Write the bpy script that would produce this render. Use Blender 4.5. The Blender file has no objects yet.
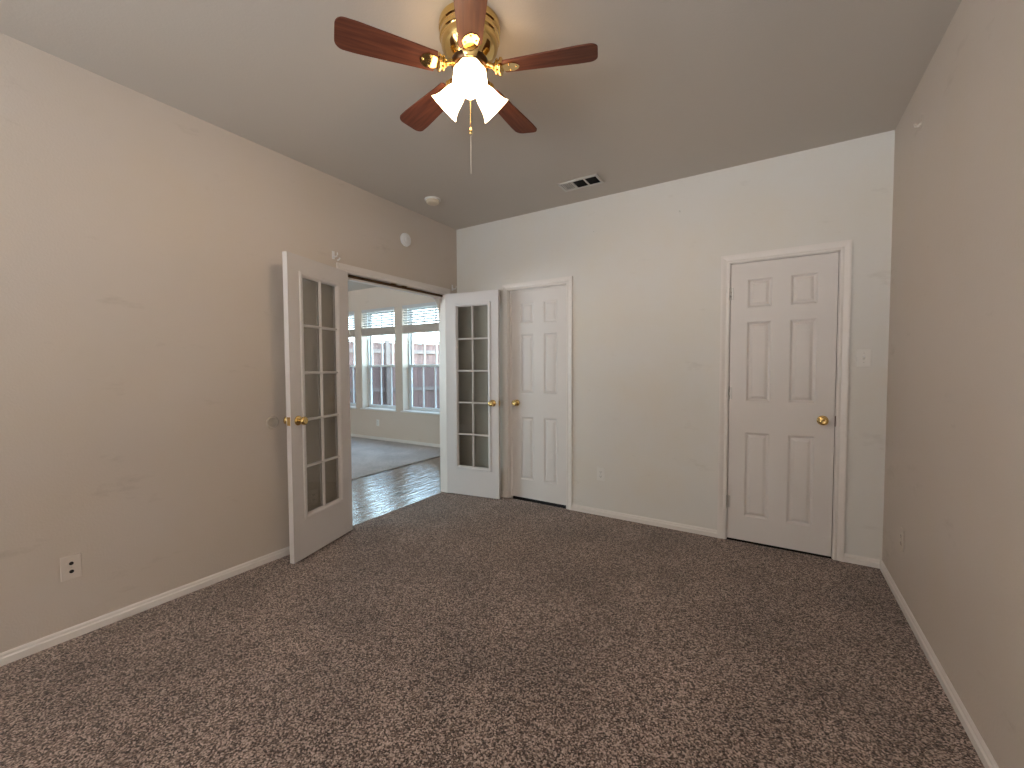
import bpy, bmesh, math, random
from mathutils import Vector, Matrix
random.seed(7)
sc = bpy.context.scene
col = sc.collection
PI = math.pi

# ------------------------------------------------------------------ camera, sky, exposure
FOCAL_PX = 418.96
YAW, PITCH, ROLL = -0.5570, -0.0384, -0.0042
CAM = Vector((2.8553, -3.4904, 1.2945))
cam_data = bpy.data.cameras.new('camera')
cam = bpy.data.objects.new('camera', cam_data)
col.objects.link(cam)
fw = Vector((math.sin(YAW) * math.cos(PITCH), math.cos(YAW) * math.cos(PITCH), math.sin(PITCH)))
rt = Vector((math.cos(YAW), -math.sin(YAW), 0))
up = rt.cross(fw)
r2 = rt * math.cos(ROLL) + up * math.sin(ROLL)
u2 = up * math.cos(ROLL) - rt * math.sin(ROLL)
m = Matrix((r2, u2, -fw)).transposed().to_4x4()
m.translation = CAM
cam.matrix_world = m
cam_data.sensor_fit = 'HORIZONTAL'
cam_data.sensor_width = 36.0
cam_data.lens = FOCAL_PX / 1024 * 36.0
cam_data.clip_start = 0.02
sc.camera = cam

sc.view_settings.view_transform = 'Standard'
sc.view_settings.look = 'None'
sc.view_settings.gamma = 1.0
sc.view_settings.use_curve_mapping = False
sc.view_settings.exposure = 0.0
SKY = 12.0
FAN_SHADE = 9.0
BULB = 470.0

world = bpy.data.worlds.new('sky')
sc.world = world
world.use_nodes = True
wn = world.node_tree.nodes; wl = world.node_tree.links
wn.clear()
wo = wn.new('ShaderNodeOutputWorld'); bg = wn.new('ShaderNodeBackground')
tc = wn.new('ShaderNodeTexCoord'); sep = wn.new('ShaderNodeSeparateXYZ'); rmp = wn.new('ShaderNodeValToRGB')
mrz = wn.new('ShaderNodeMapRange'); mrz.inputs['From Min'].default_value = -1; mrz.inputs['From Max'].default_value = 1
E = rmp.color_ramp.elements                      # below the horizon = added upward fill glow, horizon = haze, zenith = blue
E[0].position = 0.0; E[0].color = (1.28, 1.30, 1.36, 1)
E[1].position = 1.0; E[1].color = (0.44, 0.70, 1.0, 1)
for p_, c_ in ((0.47, (1.28, 1.30, 1.36, 1)), (0.51, (0.72, 0.93, 1.0, 1))):
    e_ = E.new(p_); e_.color = c_
wl.new(tc.outputs['Generated'], sep.inputs[0]); wl.new(sep.outputs['Z'], mrz.inputs['Value']); wl.new(mrz.outputs[0], rmp.inputs[0])
wl.new(rmp.outputs[0], bg.inputs[0]); bg.inputs[1].default_value = SKY
wl.new(bg.outputs[0], wo.inputs[0])


def portal(name, loc, rot, sx, sy):
    l = bpy.data.lights.new(name, 'AREA'); l.shape = 'RECTANGLE'; l.size = sx; l.size_y = sy
    l.cycles.is_portal = True
    o = bpy.data.objects.new(name, l); o.location = loc; o.rotation_euler = rot
    col.objects.link(o)


# ------------------------------------------------------------------ room measures
W, H = 3.469, 2.750            # room width, ceiling height
YR = -6.40                     # rear wall
LT = 0.09                      # thickness of the left wall
YW = 1.65                      # window wall of the far room
XL = -6.2                      # far side of the far room
YL = -5.2
OPN, OPF, OPH = -1.385, -0.190, 2.045       # french opening near/far jamb, head
RX0, RX1 = 2.583, 3.209        # right door slab
CX0, CX1 = 0.645, 1.262        # centre door opening
DH = 2.045
REAR_WIN = (0.55, 2.95, 0.45, 2.30)
FARWIN = [(-5.77, -4.89), (-4.70, -3.82), (-3.63, -2.75), (-2.57, -1.69)]
FZ0, FZ1 = 0.56, 2.37
FILL_SIDEWIN = [(-5.0, -3.6, 0.6, 2.2)]
FILL_REARWIN = (-5.6, -2.9, 0.5, 2.3)
for a, b, c, d in FILL_SIDEWIN: portal('daylight_portal', (XL - 0.12, (a + b) / 2, (c + d) / 2), (PI / 2, 0, -PI / 2), b - a, d - c)
a, b, c, d = FILL_REARWIN
portal('daylight_portal', ((a + b) / 2, YL - 0.12, (c + d) / 2), (PI / 2, 0, 0), b - a, d - c)
for i, (a, b) in enumerate(FARWIN):
    portal('daylight_portal', ((a + b) / 2, YW + 0.23, (FZ0 + FZ1) / 2), (-PI / 2, 0, 0), b - a, FZ1 - FZ0)
portal('daylight_portal', ((REAR_WIN[0] + REAR_WIN[1]) / 2, YR - 0.16, (REAR_WIN[2] + REAR_WIN[3]) / 2), (PI / 2, 0, 0),
       REAR_WIN[1] - REAR_WIN[0], REAR_WIN[3] - REAR_WIN[2])


# ------------------------------------------------------------------ materials
def new_mat(name):
    mt = bpy.data.materials.new(name); mt.use_nodes = True
    nt = mt.node_tree
    return mt, nt.nodes, nt.links, nt.nodes['Principled BSDF']


def simple(name, color, rough=0.5, metal=0.0, spec=0.5, var=0.0, vscale=8.0, bump=0.0, bscale=200.0):
    mt, n, l, b = new_mat(name)
    b.inputs['Base Color'].default_value = (*color, 1)
    b.inputs['Roughness'].default_value = rough
    b.inputs['Metallic'].default_value = metal
    b.inputs['Specular IOR Level'].default_value = spec
    t = n.new('ShaderNodeTexCoord')
    if var:
        no = n.new('ShaderNodeTexNoise'); no.inputs['Scale'].default_value = vscale; no.inputs['Detail'].default_value = 4
        r = n.new('ShaderNodeValToRGB')
        r.color_ramp.elements[0].position = 0.3; r.color_ramp.elements[1].position = 0.7
        r.color_ramp.elements[0].color = (*[c * (1 - var) for c in color], 1)
        r.color_ramp.elements[1].color = (*[min(1, c * (1 + var)) for c in color], 1)
        l.new(t.outputs['Object'], no.inputs['Vector']); l.new(no.outputs['Fac'], r.inputs[0]); l.new(r.outputs[0], b.inputs['Base Color'])
    if bump:
        no = n.new('ShaderNodeTexNoise'); no.inputs['Scale'].default_value = bscale; no.inputs['Detail'].default_value = 3
        bp = n.new('ShaderNodeBump'); bp.inputs['Strength'].default_value = bump; bp.inputs['Distance'].default_value = 0.002
        l.new(t.outputs['Object'], no.inputs['Vector']); l.new(no.outputs['Fac'], bp.inputs['Height']); l.new(bp.outputs[0], b.inputs['Normal'])
    return mt


def wall_paint(name, color, patch, scale=1.6, amount=0.5, bump=0.35, scuff=0.12):
    """eggshell paint: two close tints in soft patches over an orange-peel texture, with a few faint scuffs"""
    mt, n, l, b = new_mat(name)
    t = n.new('ShaderNodeTexCoord')
    n1 = n.new('ShaderNodeTexNoise'); n1.inputs['Scale'].default_value = scale; n1.inputs['Detail'].default_value = 5; n1.inputs['Roughness'].default_value = 0.6
    r1 = n.new('ShaderNodeValToRGB'); r1.color_ramp.elements[0].position = 0.42; r1.color_ramp.elements[1].position = 0.66
    r1.color_ramp.elements[0].color = (*color, 1); r1.color_ramp.elements[1].color = (*[c * (1 - amount) + p * amount for c, p in zip(color, patch)], 1)
    l.new(t.outputs['Object'], n1.inputs['Vector']); l.new(n1.outputs['Fac'], r1.inputs[0])
    m3 = n.new('ShaderNodeMapping'); m3.inputs['Scale'].default_value = (2.2, 2.2, 6.0)
    n3 = n.new('ShaderNodeTexNoise'); n3.inputs['Scale'].default_value = 1.1; n3.inputs['Detail'].default_value = 4; n3.inputs['Roughness'].default_value = 0.7
    r3 = n.new('ShaderNodeValToRGB'); r3.color_ramp.elements[0].position = 0.62; r3.color_ramp.elements[1].position = 0.74
    r3.color_ramp.elements[0].color = (1, 1, 1, 1); r3.color_ramp.elements[1].color = (1 - scuff, 1 - 1.1 * scuff, 1 - 1.2 * scuff, 1)
    mx = n.new('ShaderNodeMix'); mx.data_type = 'RGBA'; mx.blend_type = 'MULTIPLY'; mx.inputs['Factor'].default_value = 1
    l.new(t.outputs['Object'], m3.inputs['Vector']); l.new(m3.outputs[0], n3.inputs['Vector']); l.new(n3.outputs['Fac'], r3.inputs[0])
    l.new(r1.outputs[0], mx.inputs['A']); l.new(r3.outputs[0], mx.inputs['B']); l.new(mx.outputs['Result'], b.inputs['Base Color'])
    b.inputs['Roughness'].default_value = 0.55; b.inputs['Specular IOR Level'].default_value = 0.35
    n2 = n.new('ShaderNodeTexNoise'); n2.inputs['Scale'].default_value = 110; n2.inputs['Detail'].default_value = 2
    bp = n.new('ShaderNodeBump'); bp.inputs['Strength'].default_value = bump; bp.inputs['Distance'].default_value = 0.002
    l.new(t.outputs['Object'], n2.inputs['Vector']); l.new(n2.outputs['Fac'], bp.inputs['Height']); l.new(bp.outputs[0], b.inputs['Normal'])
    return mt


def carpet(name, dark, mid, light):
    mt, n, l, b = new_mat(name)
    t = n.new('ShaderNodeTexCoord')
    wp = n.new('ShaderNodeTexNoise'); wp.inputs['Scale'].default_value = 60; wp.inputs['Detail'].default_value = 1
    wv = n.new('ShaderNodeVectorMath'); wv.operation = 'MULTIPLY_ADD'; wv.inputs[1].default_value = (0.0035, 0.0035, 0.0)
    v = n.new('ShaderNodeTexVoronoi'); v.inputs['Scale'].default_value = 195
    sc_ = n.new('ShaderNodeSeparateColor')
    cl = n.new('ShaderNodeTexNoise'); cl.inputs['Scale'].default_value = 45; cl.inputs['Detail'].default_value = 2
    ad = n.new('ShaderNodeMix'); ad.data_type = 'FLOAT'; ad.inputs['Factor'].default_value = 0.18
    r = n.new('ShaderNodeValToRGB')
    e = r.color_ramp.elements
    e[0].position = 0.18; e[0].color = (*dark, 1); e[1].position = 0.86; e[1].color = (*light, 1)
    k = e.new(0.48); k.color = (*mid, 1)
    l.new(t.outputs['Object'], wp.inputs['Vector']); l.new(wp.outputs['Color'], wv.inputs[0]); l.new(t.outputs['Object'], wv.inputs[2])
    l.new(wv.outputs[0], v.inputs['Vector']); l.new(v.outputs['Color'], sc_.inputs[0]); l.new(t.outputs['Object'], cl.inputs['Vector'])
    l.new(sc_.outputs[0], ad.inputs['A']); l.new(cl.outputs['Fac'], ad.inputs['B']); l.new(ad.outputs['Result'], r.inputs[0])
    big = n.new('ShaderNodeTexNoise'); big.inputs['Scale'].default_value = 2.2; big.inputs['Detail'].default_value = 4
    mr = n.new('ShaderNodeMapRange'); mr.inputs['From Min'].default_value = 0.3; mr.inputs['From Max'].default_value = 0.7
    mr.inputs['To Min'].default_value = 0.80; mr.inputs['To Max'].default_value = 1.18
    mx = n.new('ShaderNodeMix'); mx.data_type = 'RGBA'; mx.blend_type = 'MULTIPLY'; mx.inputs['Factor'].default_value = 1
    cmb = n.new('ShaderNodeCombineColor')
    l.new(t.outputs['Object'], big.inputs['Vector']); l.new(big.outputs['Fac'], mr.inputs['Value'])
    for s in ('Red', 'Green', 'Blue'): l.new(mr.outputs[0], cmb.inputs[s])
    l.new(r.outputs[0], mx.inputs['A']); l.new(cmb.outputs[0], mx.inputs['B']); l.new(mx.outputs['Result'], b.inputs['Base Color'])
    b.inputs['Roughness'].default_value = 0.95; b.inputs['Specular IOR Level'].default_value = 0.1
    b.inputs['Sheen Weight'].default_value = 0.25; b.inputs['Sheen Roughness'].default_value = 0.5
    bp = n.new('ShaderNodeBump'); bp.inputs['Strength'].default_value = 0.7; bp.inputs['Distance'].default_value = 0.006
    bp.invert = True; l.new(v.outputs['Distance'], bp.inputs['Height']); l.new(bp.outputs[0], b.inputs['Normal'])
    return mt


def hardwood():
    mt, n, l, b = new_mat('hardwood_planks')
    t = n.new('ShaderNodeTexCoord')
    mp = n.new('ShaderNodeMapping'); mp.inputs['Rotation'].default_value = (0, 0, PI / 2)
    br = n.new('ShaderNodeTexBrick'); br.inputs['Scale'].default_value = 1.0
    br.inputs['Brick Width'].default_value = 1.1; br.inputs['Row Height'].default_value = 0.125; br.inputs['Mortar Size'].default_value = 0.0025
    br.inputs['Color1'].default_value = (0.16, 0.085, 0.045, 1); br.inputs['Color2'].default_value = (0.10, 0.05, 0.028, 1); br.inputs['Mortar'].default_value = (0.02, 0.012, 0.008, 1)
    br.offset = 0.37
    l.new(t.outputs['Object'], mp.inputs['Vector']); l.new(mp.outputs[0], br.inputs['Vector'])
    m2 = n.new('ShaderNodeMapping'); m2.inputs['Scale'].default_value = (14, 1.6, 1)
    g = n.new('ShaderNodeTexNoise'); g.inputs['Scale'].default_value = 2.0; g.inputs['Detail'].default_value = 3
    l.new(t.outputs['Object'], m2.inputs['Vector']); l.new(m2.outputs[0], g.inputs['Vector'])
    mx = n.new('ShaderNodeMix'); mx.data_type = 'RGBA'; mx.blend_type = 'OVERLAY'; mx.inputs['Factor'].default_value = 0.5
    l.new(br.outputs['Color'], mx.inputs['A']); l.new(g.outputs['Color'], mx.inputs['B'])
    l.new(mx.outputs['Result'], b.inputs['Base Color'])
    b.inputs['Roughness'].default_value = 0.15; b.inputs['Specular IOR Level'].default_value = 0.9
    b.inputs['Coat Weight'].default_value = 0.8; b.inputs['Coat Roughness'].default_value = 0.15
    bp = n.new('ShaderNodeBump'); bp.inputs['Strength'].default_value = 1.0; bp.inputs['Distance'].default_value = 0.008
    l.new(g.outputs['Fac'], bp.inputs['Height'])
    bp2 = n.new('ShaderNodeBump'); bp2.inputs['Strength'].default_value = 0.5; bp2.inputs['Distance'].default_value = 0.002; bp2.invert = True
    l.new(br.outputs['Fac'], bp2.inputs['Height']); l.new(bp.outputs[0], bp2.inputs['Normal'])
    l.new(bp2.outputs[0], b.inputs['Normal']); l.new(bp2.outputs[0], b.inputs['Coat Normal'])
    return mt


def glass(name, tint):
    """thin pane: passes light with a tint and mirrors it at grazing angles"""
    mt = bpy.data.materials.new(name); mt.use_nodes = True
    n = mt.node_tree.nodes; l = mt.node_tree.links; n.clear()
    out = n.new('ShaderNodeOutputMaterial'); mix = n.new('ShaderNodeMixShader')
    tr = n.new('ShaderNodeBsdfTransparent'); tr.inputs[0].default_value = (*tint, 1)
    gl = n.new('ShaderNodeBsdfGlossy'); gl.inputs['Roughness'].default_value = 0.02
    fr = n.new('ShaderNodeLayerWeight'); fr.inputs['Blend'].default_value = 0.5
    pw = n.new('ShaderNodeMath'); pw.operation = 'POWER'; pw.inputs[1].default_value = 5
    ma = n.new('ShaderNodeMath'); ma.operation = 'MULTIPLY_ADD'; ma.inputs[1].default_value = 0.6; ma.inputs[2].default_value = 0.04
    l.new(fr.outputs['Facing'], pw.inputs[0]); l.new(pw.outputs[0], ma.inputs[0])
    l.new(ma.outputs[0], mix.inputs[0]); l.new(tr.outputs[0], mix.inputs[1]); l.new(gl.outputs[0], mix.inputs[2]); l.new(mix.outputs[0], out.inputs[0])
    return mt


def emitter(name, color, strength):
    mt, n, l, b = new_mat(name)
    b.inputs['Base Color'].default_value = (0.9, 0.88, 0.82, 1)
    b.inputs['Roughness'].default_value = 0.3
    b.inputs['Emission Color'].default_value = (*color, 1); b.inputs['Emission Strength'].default_value = strength
    return mt


def wood_fence():
    mt, n, l, b = new_mat('fence_boards')
    t = n.new('ShaderNodeTexCoord')
    mp = n.new('ShaderNodeMapping'); mp.inputs['Scale'].default_value = (7, 7, 0.35)
    no = n.new('ShaderNodeTexNoise'); no.inputs['Scale'].default_value = 1.0; no.inputs['Detail'].default_value = 4
    r = n.new('ShaderNodeValToRGB'); r.color_ramp.elements[0].position = 0.3; r.color_ramp.elements[1].position = 0.7
    r.color_ramp.elements[0].color = (0.125, 0.078, 0.072, 1); r.color_ramp.elements[1].color = (0.235, 0.135, 0.118, 1)
    l.new(t.outputs['Object'], mp.inputs['Vector']); l.new(mp.outputs[0], no.inputs['Vector']); l.new(no.outputs['Fac'], r.inputs[0]); l.new(r.outputs[0], b.inputs['Base Color'])
    b.inputs['Roughness'].default_value = 0.85
    return mt


def blade_wood():
    mt, n, l, b = new_mat('mahogany_blade')
    t = n.new('ShaderNodeTexCoord')
    mp = n.new('ShaderNodeMapping'); mp.inputs['Scale'].default_value = (2, 30, 2)
    no = n.new('ShaderNodeTexNoise'); no.inputs['Scale'].default_value = 2.0; no.inputs['Detail'].default_value = 5
    r = n.new('ShaderNodeValToRGB'); r.color_ramp.elements[0].position = 0.3; r.color_ramp.elements[1].position = 0.75
    r.color_ramp.elements[0].color = (0.085, 0.028, 0.018, 1); r.color_ramp.elements[1].color = (0.20, 0.065, 0.036, 1)
    l.new(t.outputs['Object'], mp.inputs['Vector']); l.new(mp.outputs[0], no.inputs['Vector']); l.new(no.outputs['Fac'], r.inputs[0]); l.new(r.outputs[0], b.inputs['Base Color'])
    b.inputs['Roughness'].default_value = 0.6; b.inputs['Specular IOR Level'].default_value = 0.2
    return mt


M = {}
M['wall'] = wall_paint('shaded_tan_wall_paint', (0.60, 0.53, 0.47), (0.60, 0.515, 0.42))  # side-wall tone darkened, weaker daylight put into the colour
M['back_wall'] = wall_paint('daylit_wall_paint', (0.70, 0.68, 0.645), (0.70, 0.645, 0.55))  # same wall paint lightened, daylight on the back wall put into the colour
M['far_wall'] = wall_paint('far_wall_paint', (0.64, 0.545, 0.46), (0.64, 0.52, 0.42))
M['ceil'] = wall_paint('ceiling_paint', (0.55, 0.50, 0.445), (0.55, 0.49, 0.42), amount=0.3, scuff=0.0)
M['trim'] = simple('trim_enamel', (0.76, 0.715, 0.675), 0.34)
M['door'] = simple('door_enamel', (0.70, 0.66, 0.63), 0.36, var=0.015, vscale=3)
M['french'] = simple('french_door_enamel', (0.66, 0.625, 0.61), 0.36)
M['carpet'] = carpet('brown_carpet', (0.034, 0.021, 0.016), (0.165, 0.112, 0.090), (0.56, 0.435, 0.375))
M['far_carpet'] = carpet('far_room_carpet', (0.32, 0.275, 0.26), (0.52, 0.46, 0.445), (0.72, 0.66, 0.64))
M['wood'] = hardwood()
M['brass'] = simple('polished_brass', (0.78, 0.56, 0.23), 0.09, 1.0)
M['dark_brass'] = simple('dark_bronze', (0.10, 0.055, 0.03), 0.3, 1.0)
M['steel'] = simple('satin_hinge_steel', (0.55, 0.53, 0.50), 0.35, 0.9)
M['glass'] = glass('door_glass', (0.80, 0.80, 0.78))
M['window_glass'] = glass('window_glass', (0.95, 0.98, 0.98))
M['screen_glass'] = glass('screened_window_glass', (0.62, 0.64, 0.66))
M['plastic'] = simple('white_plastic', (0.74, 0.72, 0.68), 0.4)
M['almond'] = simple('almond_plastic', (0.66, 0.57, 0.44), 0.42)
M['bright_plastic'] = simple('bright_white_plastic', (0.82, 0.82, 0.82), 0.35)
M['outlet'] = simple('outlet_plastic', (0.66, 0.585, 0.52), 0.42)
M['black'] = simple('dark_cavity', (0.012, 0.011, 0.010), 0.8)
M['vent'] = simple('painted_steel_vent', (0.62, 0.60, 0.56), 0.45)
M['vinyl'] = simple('white_vinyl', (0.80, 0.83, 0.84), 0.4)
M['blind'] = simple('white_blind_slat', (0.56, 0.56, 0.57), 0.45)
M['stack'] = simple('shaded_blind_slat', (0.62, 0.53, 0.46), 0.5)  # blind slats again, browned to carry the shade on the raised stack
M['cord'] = simple('cord', (0.72, 0.66, 0.58), 0.7)
M['fence'] = wood_fence()
M['rail'] = simple('weathered_rail', (0.20, 0.155, 0.14), 0.85, var=0.2, vscale=5)
M['sky_block'] = simple('sky_block_brown', (0.16, 0.12, 0.10), 0.8, var=0.1)
M['ground'] = simple('dry_lawn', (0.10, 0.11, 0.06), 0.95, var=0.3, vscale=3, bump=0.5, bscale=30)
M['blade'] = blade_wood()
M['shade'] = emitter('lit_frosted_glass', (1.0, 0.70, 0.40), FAN_SHADE)
M['bulb'] = emitter('lit_bulb', (1.0, 0.76, 0.55), BULB)


# ------------------------------------------------------------------ mesh helpers
class MB:
    def __init__(s): s.bm = bmesh.new()

    def box(s, x0, x1, y0, y1, z0, z1, mat=None):
        vs = [s.bm.verts.new(Vector((x, y, z)) if mat is None else mat @ Vector((x, y, z))) for x in (x0, x1) for y in (y0, y1) for z in (z0, z1)]
        for f in ((0, 1, 3, 2), (4, 6, 7, 5), (0, 4, 5, 1), (2, 3, 7, 6), (0, 2, 6, 4), (1, 5, 7, 3)):
            s.bm.faces.new([vs[i] for i in f])
        return s

    def poly_prism(s, pts, axis, a, b, mat=None):
        """outline pts (2-D) pushed along axis from a to b"""
        def mk(p, t):
            v = {0: (t, p[0], p[1]), 1: (p[0], t, p[1]), 2: (p[0], p[1], t)}[axis]
            v = Vector(v)
            return s.bm.verts.new(mat @ v if mat is not None else v)
        A = [mk(p, a) for p in pts]; B = [mk(p, b) for p in pts]
        s.bm.faces.new(A); s.bm.faces.new(B[::-1])
        n = len(pts)
        for i in range(n): s.bm.faces.new((A[i], B[i], B[(i + 1) % n], A[(i + 1) % n]))
        return s

    def lathe(s, prof, seg=32, mat=None, wob=None):
        """profile of (radius, height) turned about local z"""
        mat = mat or Matrix.Identity(4)
        rings = []
        for k, (r, z) in enumerate(prof):
            if r < 1e-6:
                rings.append([s.bm.verts.new(mat @ Vector((0, 0, z)))])
            else:
                ring = []
                for i in range(seg):
                    a = 2 * PI * i / seg
                    rr = r * (1 + (wob(k, a) if wob else 0))
                    ring.append(s.bm.verts.new(mat @ Vector((rr * math.cos(a), rr * math.sin(a), z))))
                rings.append(ring)
        for A, B in zip(rings[:-1], rings[1:]):
            if len(A) == 1 and len(B) == 1: continue
            for i in range(seg):
                j = (i + 1) % seg
                if len(A) == 1: s.bm.faces.new((A[0], B[i], B[j]))
                elif len(B) == 1: s.bm.faces.new((A[i], A[j], B[0]))
                else: s.bm.faces.new((A[i], A[j], B[j], B[i]))
        return s

    def tube(s, pts, r, seg=10):
        pts = [Vector(p) for p in pts]
        rings = []
        for i, p in enumerate(pts):
            d = (pts[min(i + 1, len(pts) - 1)] - pts[max(i - 1, 0)]).normalized()
            ref = Vector((0, 0, 1)) if abs(d.z) < 0.9 else Vector((1, 0, 0))
            a = d.cross(ref).normalized(); b = d.cross(a)
            rr = r[i] if isinstance(r, (list, tuple)) else r
            rings.append([s.bm.verts.new(p + (a * math.cos(2 * PI * k / seg) + b * math.sin(2 * PI * k / seg)) * rr) for k in range(seg)])
        for A, B in zip(rings[:-1], rings[1:]):
            for i in range(seg):
                j = (i + 1) % seg
                s.bm.faces.new((A[i], A[j], B[j], B[i]))
        s.bm.faces.new(rings[0]); s.bm.faces.new(rings[-1][::-1])
        return s

    def build(s, name, mat, parent=None, smooth=True, bevel=0.0, ang=35):
        bmesh.ops.recalc_face_normals(s.bm, faces=s.bm.faces[:])
        me = bpy.data.meshes.new(name); s.bm.to_mesh(me); s.bm.free()
        me.materials.append(mat)
        if smooth:
            me.shade_smooth(); me.set_sharp_from_angle(angle=math.radians(ang))
        o = bpy.data.objects.new(name, me); col.objects.link(o)
        if parent is not None: o.parent = parent
        if bevel:
            b = o.modifiers.new('bevel', 'BEVEL'); b.width = bevel; b.segments = 2; b.limit_method = 'ANGLE'; b.angle_limit = math.radians(50)
            b.harden_normals = False
        return o


def tag(o, label, cat, group=None, kind=None):
    o['label'] = label; o['category'] = cat
    if group: o['group'] = group
    if kind: o['kind'] = kind
    return o


def struct(o, label, cat):
    return tag(o, label, cat, kind='structure')


def empty(name, loc=(0, 0, 0), rot=(0, 0, 0)):
    o = bpy.data.objects.new(name, None); o.location = loc; o.rotation_euler = rot; o.empty_display_size = 0.1
    col.objects.link(o)
    return o


def Tm(loc, rot=(0, 0, 0)):
    from mathutils import Euler
    return Matrix.Translation(Vector(loc)) @ Euler(rot).to_matrix().to_4x4()


# ------------------------------------------------------------------ shell of the room
def rect_wall(mb, axis, c0, c1, a0, a1, z0, z1, holes):
    """wall slab between c0 and c1 along its thickness, running a0..a1, with rectangular holes (h0,h1,hz0,hz1)"""
    def bx(p, q, zz0, zz1):
        if q - p < 1e-5 or zz1 - zz0 < 1e-5: return
        if axis == 'x': mb.box(c0, c1, p, q, zz0, zz1)
        else: mb.box(p, q, c0, c1, zz0, zz1)
    cur = a0
    for h0, h1, hz0, hz1 in sorted(holes):
        bx(cur, h0, z0, z1); bx(h0, h1, z0, hz0); bx(h0, h1, hz1, z1); cur = h1
    bx(cur, a1, z0, z1)
    return mb


struct(MB().box(-0.06, W, YR, 0.0, -0.05, 0.0).build('floor', M['carpet'], smooth=False), 'speckled brown plush carpet covering the floor of the empty room', 'carpet floor')
struct(MB().box(-1.30, -0.06, YL, YW, -0.05, -0.006).build('floor_hall', M['wood'], smooth=False), 'glossy dark hardwood strip floor just outside the french doors', 'wood floor')
struct(MB().box(XL, -1.30, YL, YW, -0.05, 0.004).build('floor_far', M['far_carpet'], smooth=False), 'greyish carpet of the far room beyond the hardwood strip', 'carpet floor')
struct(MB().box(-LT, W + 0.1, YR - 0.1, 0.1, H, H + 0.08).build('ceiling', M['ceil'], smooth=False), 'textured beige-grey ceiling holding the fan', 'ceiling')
struct(MB().box(XL - 0.1, -LT, YL - 0.1, YW + 0.14, H, H + 0.08).build('ceiling_far', M['ceil'], smooth=False), 'ceiling of the far room seen through the french doors', 'ceiling')

JT = 0.02   # jamb thickness
mb = MB()
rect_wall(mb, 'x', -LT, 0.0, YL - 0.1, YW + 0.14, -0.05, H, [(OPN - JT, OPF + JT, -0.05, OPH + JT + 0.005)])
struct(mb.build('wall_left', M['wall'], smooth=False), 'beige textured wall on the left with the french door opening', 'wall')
mb = MB()
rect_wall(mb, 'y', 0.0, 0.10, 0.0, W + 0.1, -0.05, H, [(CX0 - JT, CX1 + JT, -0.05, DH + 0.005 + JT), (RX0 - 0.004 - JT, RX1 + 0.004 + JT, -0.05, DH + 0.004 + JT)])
struct(mb.build('wall_back', M['back_wall'], smooth=False), 'daylight-lightened back wall with two six-panel doors', 'wall')
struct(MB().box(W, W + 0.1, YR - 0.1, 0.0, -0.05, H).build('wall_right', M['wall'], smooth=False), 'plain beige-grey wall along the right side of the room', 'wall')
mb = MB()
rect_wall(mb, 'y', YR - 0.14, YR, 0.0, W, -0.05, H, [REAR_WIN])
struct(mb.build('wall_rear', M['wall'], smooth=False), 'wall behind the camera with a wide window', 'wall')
mb = MB()
rect_wall(mb, 'y', YW, YW + 0.14, XL, -LT, -0.05, H, [(a, b, FZ0, FZ1) for a, b in FARWIN])
struct(mb.build('wall_far_windows', M['far_wall'], smooth=False), 'tan wall of the far room pierced by a row of tall windows', 'wall')
struct(rect_wall(MB(), 'x', XL - 0.1, XL, YL - 0.1, YW + 0.14, -0.05, H, FILL_SIDEWIN).build('wall_far_side', M['far_wall'], smooth=False), 'side wall of the far room out of view', 'wall')
struct(rect_wall(MB(), 'y', YL - 0.1, YL, XL, -LT, -0.05, H, [FILL_REARWIN]).build('wall_far_rear', M['far_wall'], smooth=False), 'rear wall of the far room out of view', 'wall')
# black panels added behind the two closed doors to stop daylight leaks
struct(MB().box(CX0 - 0.1, CX1 + 0.1, 0.101, 0.14, -0.05, DH + 0.1).box(CX0 - 0.1, CX1 + 0.1, 0.0, 0.101, -0.06, -0.0505).build('wall_light_block', M['black'], smooth=False), 'black panel added behind the narrow door to stop light leaks', 'wall')
struct(MB().box(RX0 - 0.1, RX1 + 0.1, 0.101, 0.14, -0.05, DH + 0.1).box(RX0 - 0.1, RX1 + 0.1, 0.0, 0.101, -0.06, -0.0505).build('wall_light_block_right', M['black'], smooth=False), 'black panel added behind the right door to stop light leaks', 'wall')
struct(MB().box(-12, 8, YW + 0.3, 14, -0.30, -0.15).build('ground', M['ground'], smooth=False), 'dry lawn outside the house', 'ground')

# unseen roof slab and wall added outside the rear window to block sky light
struct(MB().box(-3, 7, -9.6, YR - 0.15, 2.55, 2.67).build('ceiling_sky_block', M['sky_block'], smooth=False), 'unseen roof slab added to keep sky light from the rear window', 'sky blocker')
struct(MB().box(-8, 12, -14.3, -14.0, -0.15, 4.3).build('wall_sky_block', M['sky_block'], smooth=False), 'unseen wall added to block low sky from the rear window', 'wall')
# ---- baseboards
BH, BT = 0.054, 0.013
BPROF = [(0, 0), (BT, 0), (BT, 0.031), (BT * 0.62, 0.037), (BT * 0.55, 0.046), (BT * 0.25, BH), (0, BH)]


def baseboard(name, p0, p1, nrm, label):
    """profile swept from p0 to p1, thick towards nrm"""
    p0 = Vector((*p0, 0)); p1 = Vector((*p1, 0)); nv = Vector((*nrm, 0))
    mb = MB()
    A = [mb.bm.verts.new(p0 + nv * a + Vector((0, 0, z))) for a, z in BPROF]
    B = [mb.bm.verts.new(p1 + nv * a + Vector((0, 0, z))) for a, z in BPROF]
    mb.bm.faces.new(A); mb.bm.faces.new(B[::-1])
    for i in range(len(A)):
        j = (i + 1) % len(A); mb.bm.faces.new((A[i], B[i], B[j], A[j]))
    return struct(mb.build(name, M['trim'], ang=20), label, 'baseboard')


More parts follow.
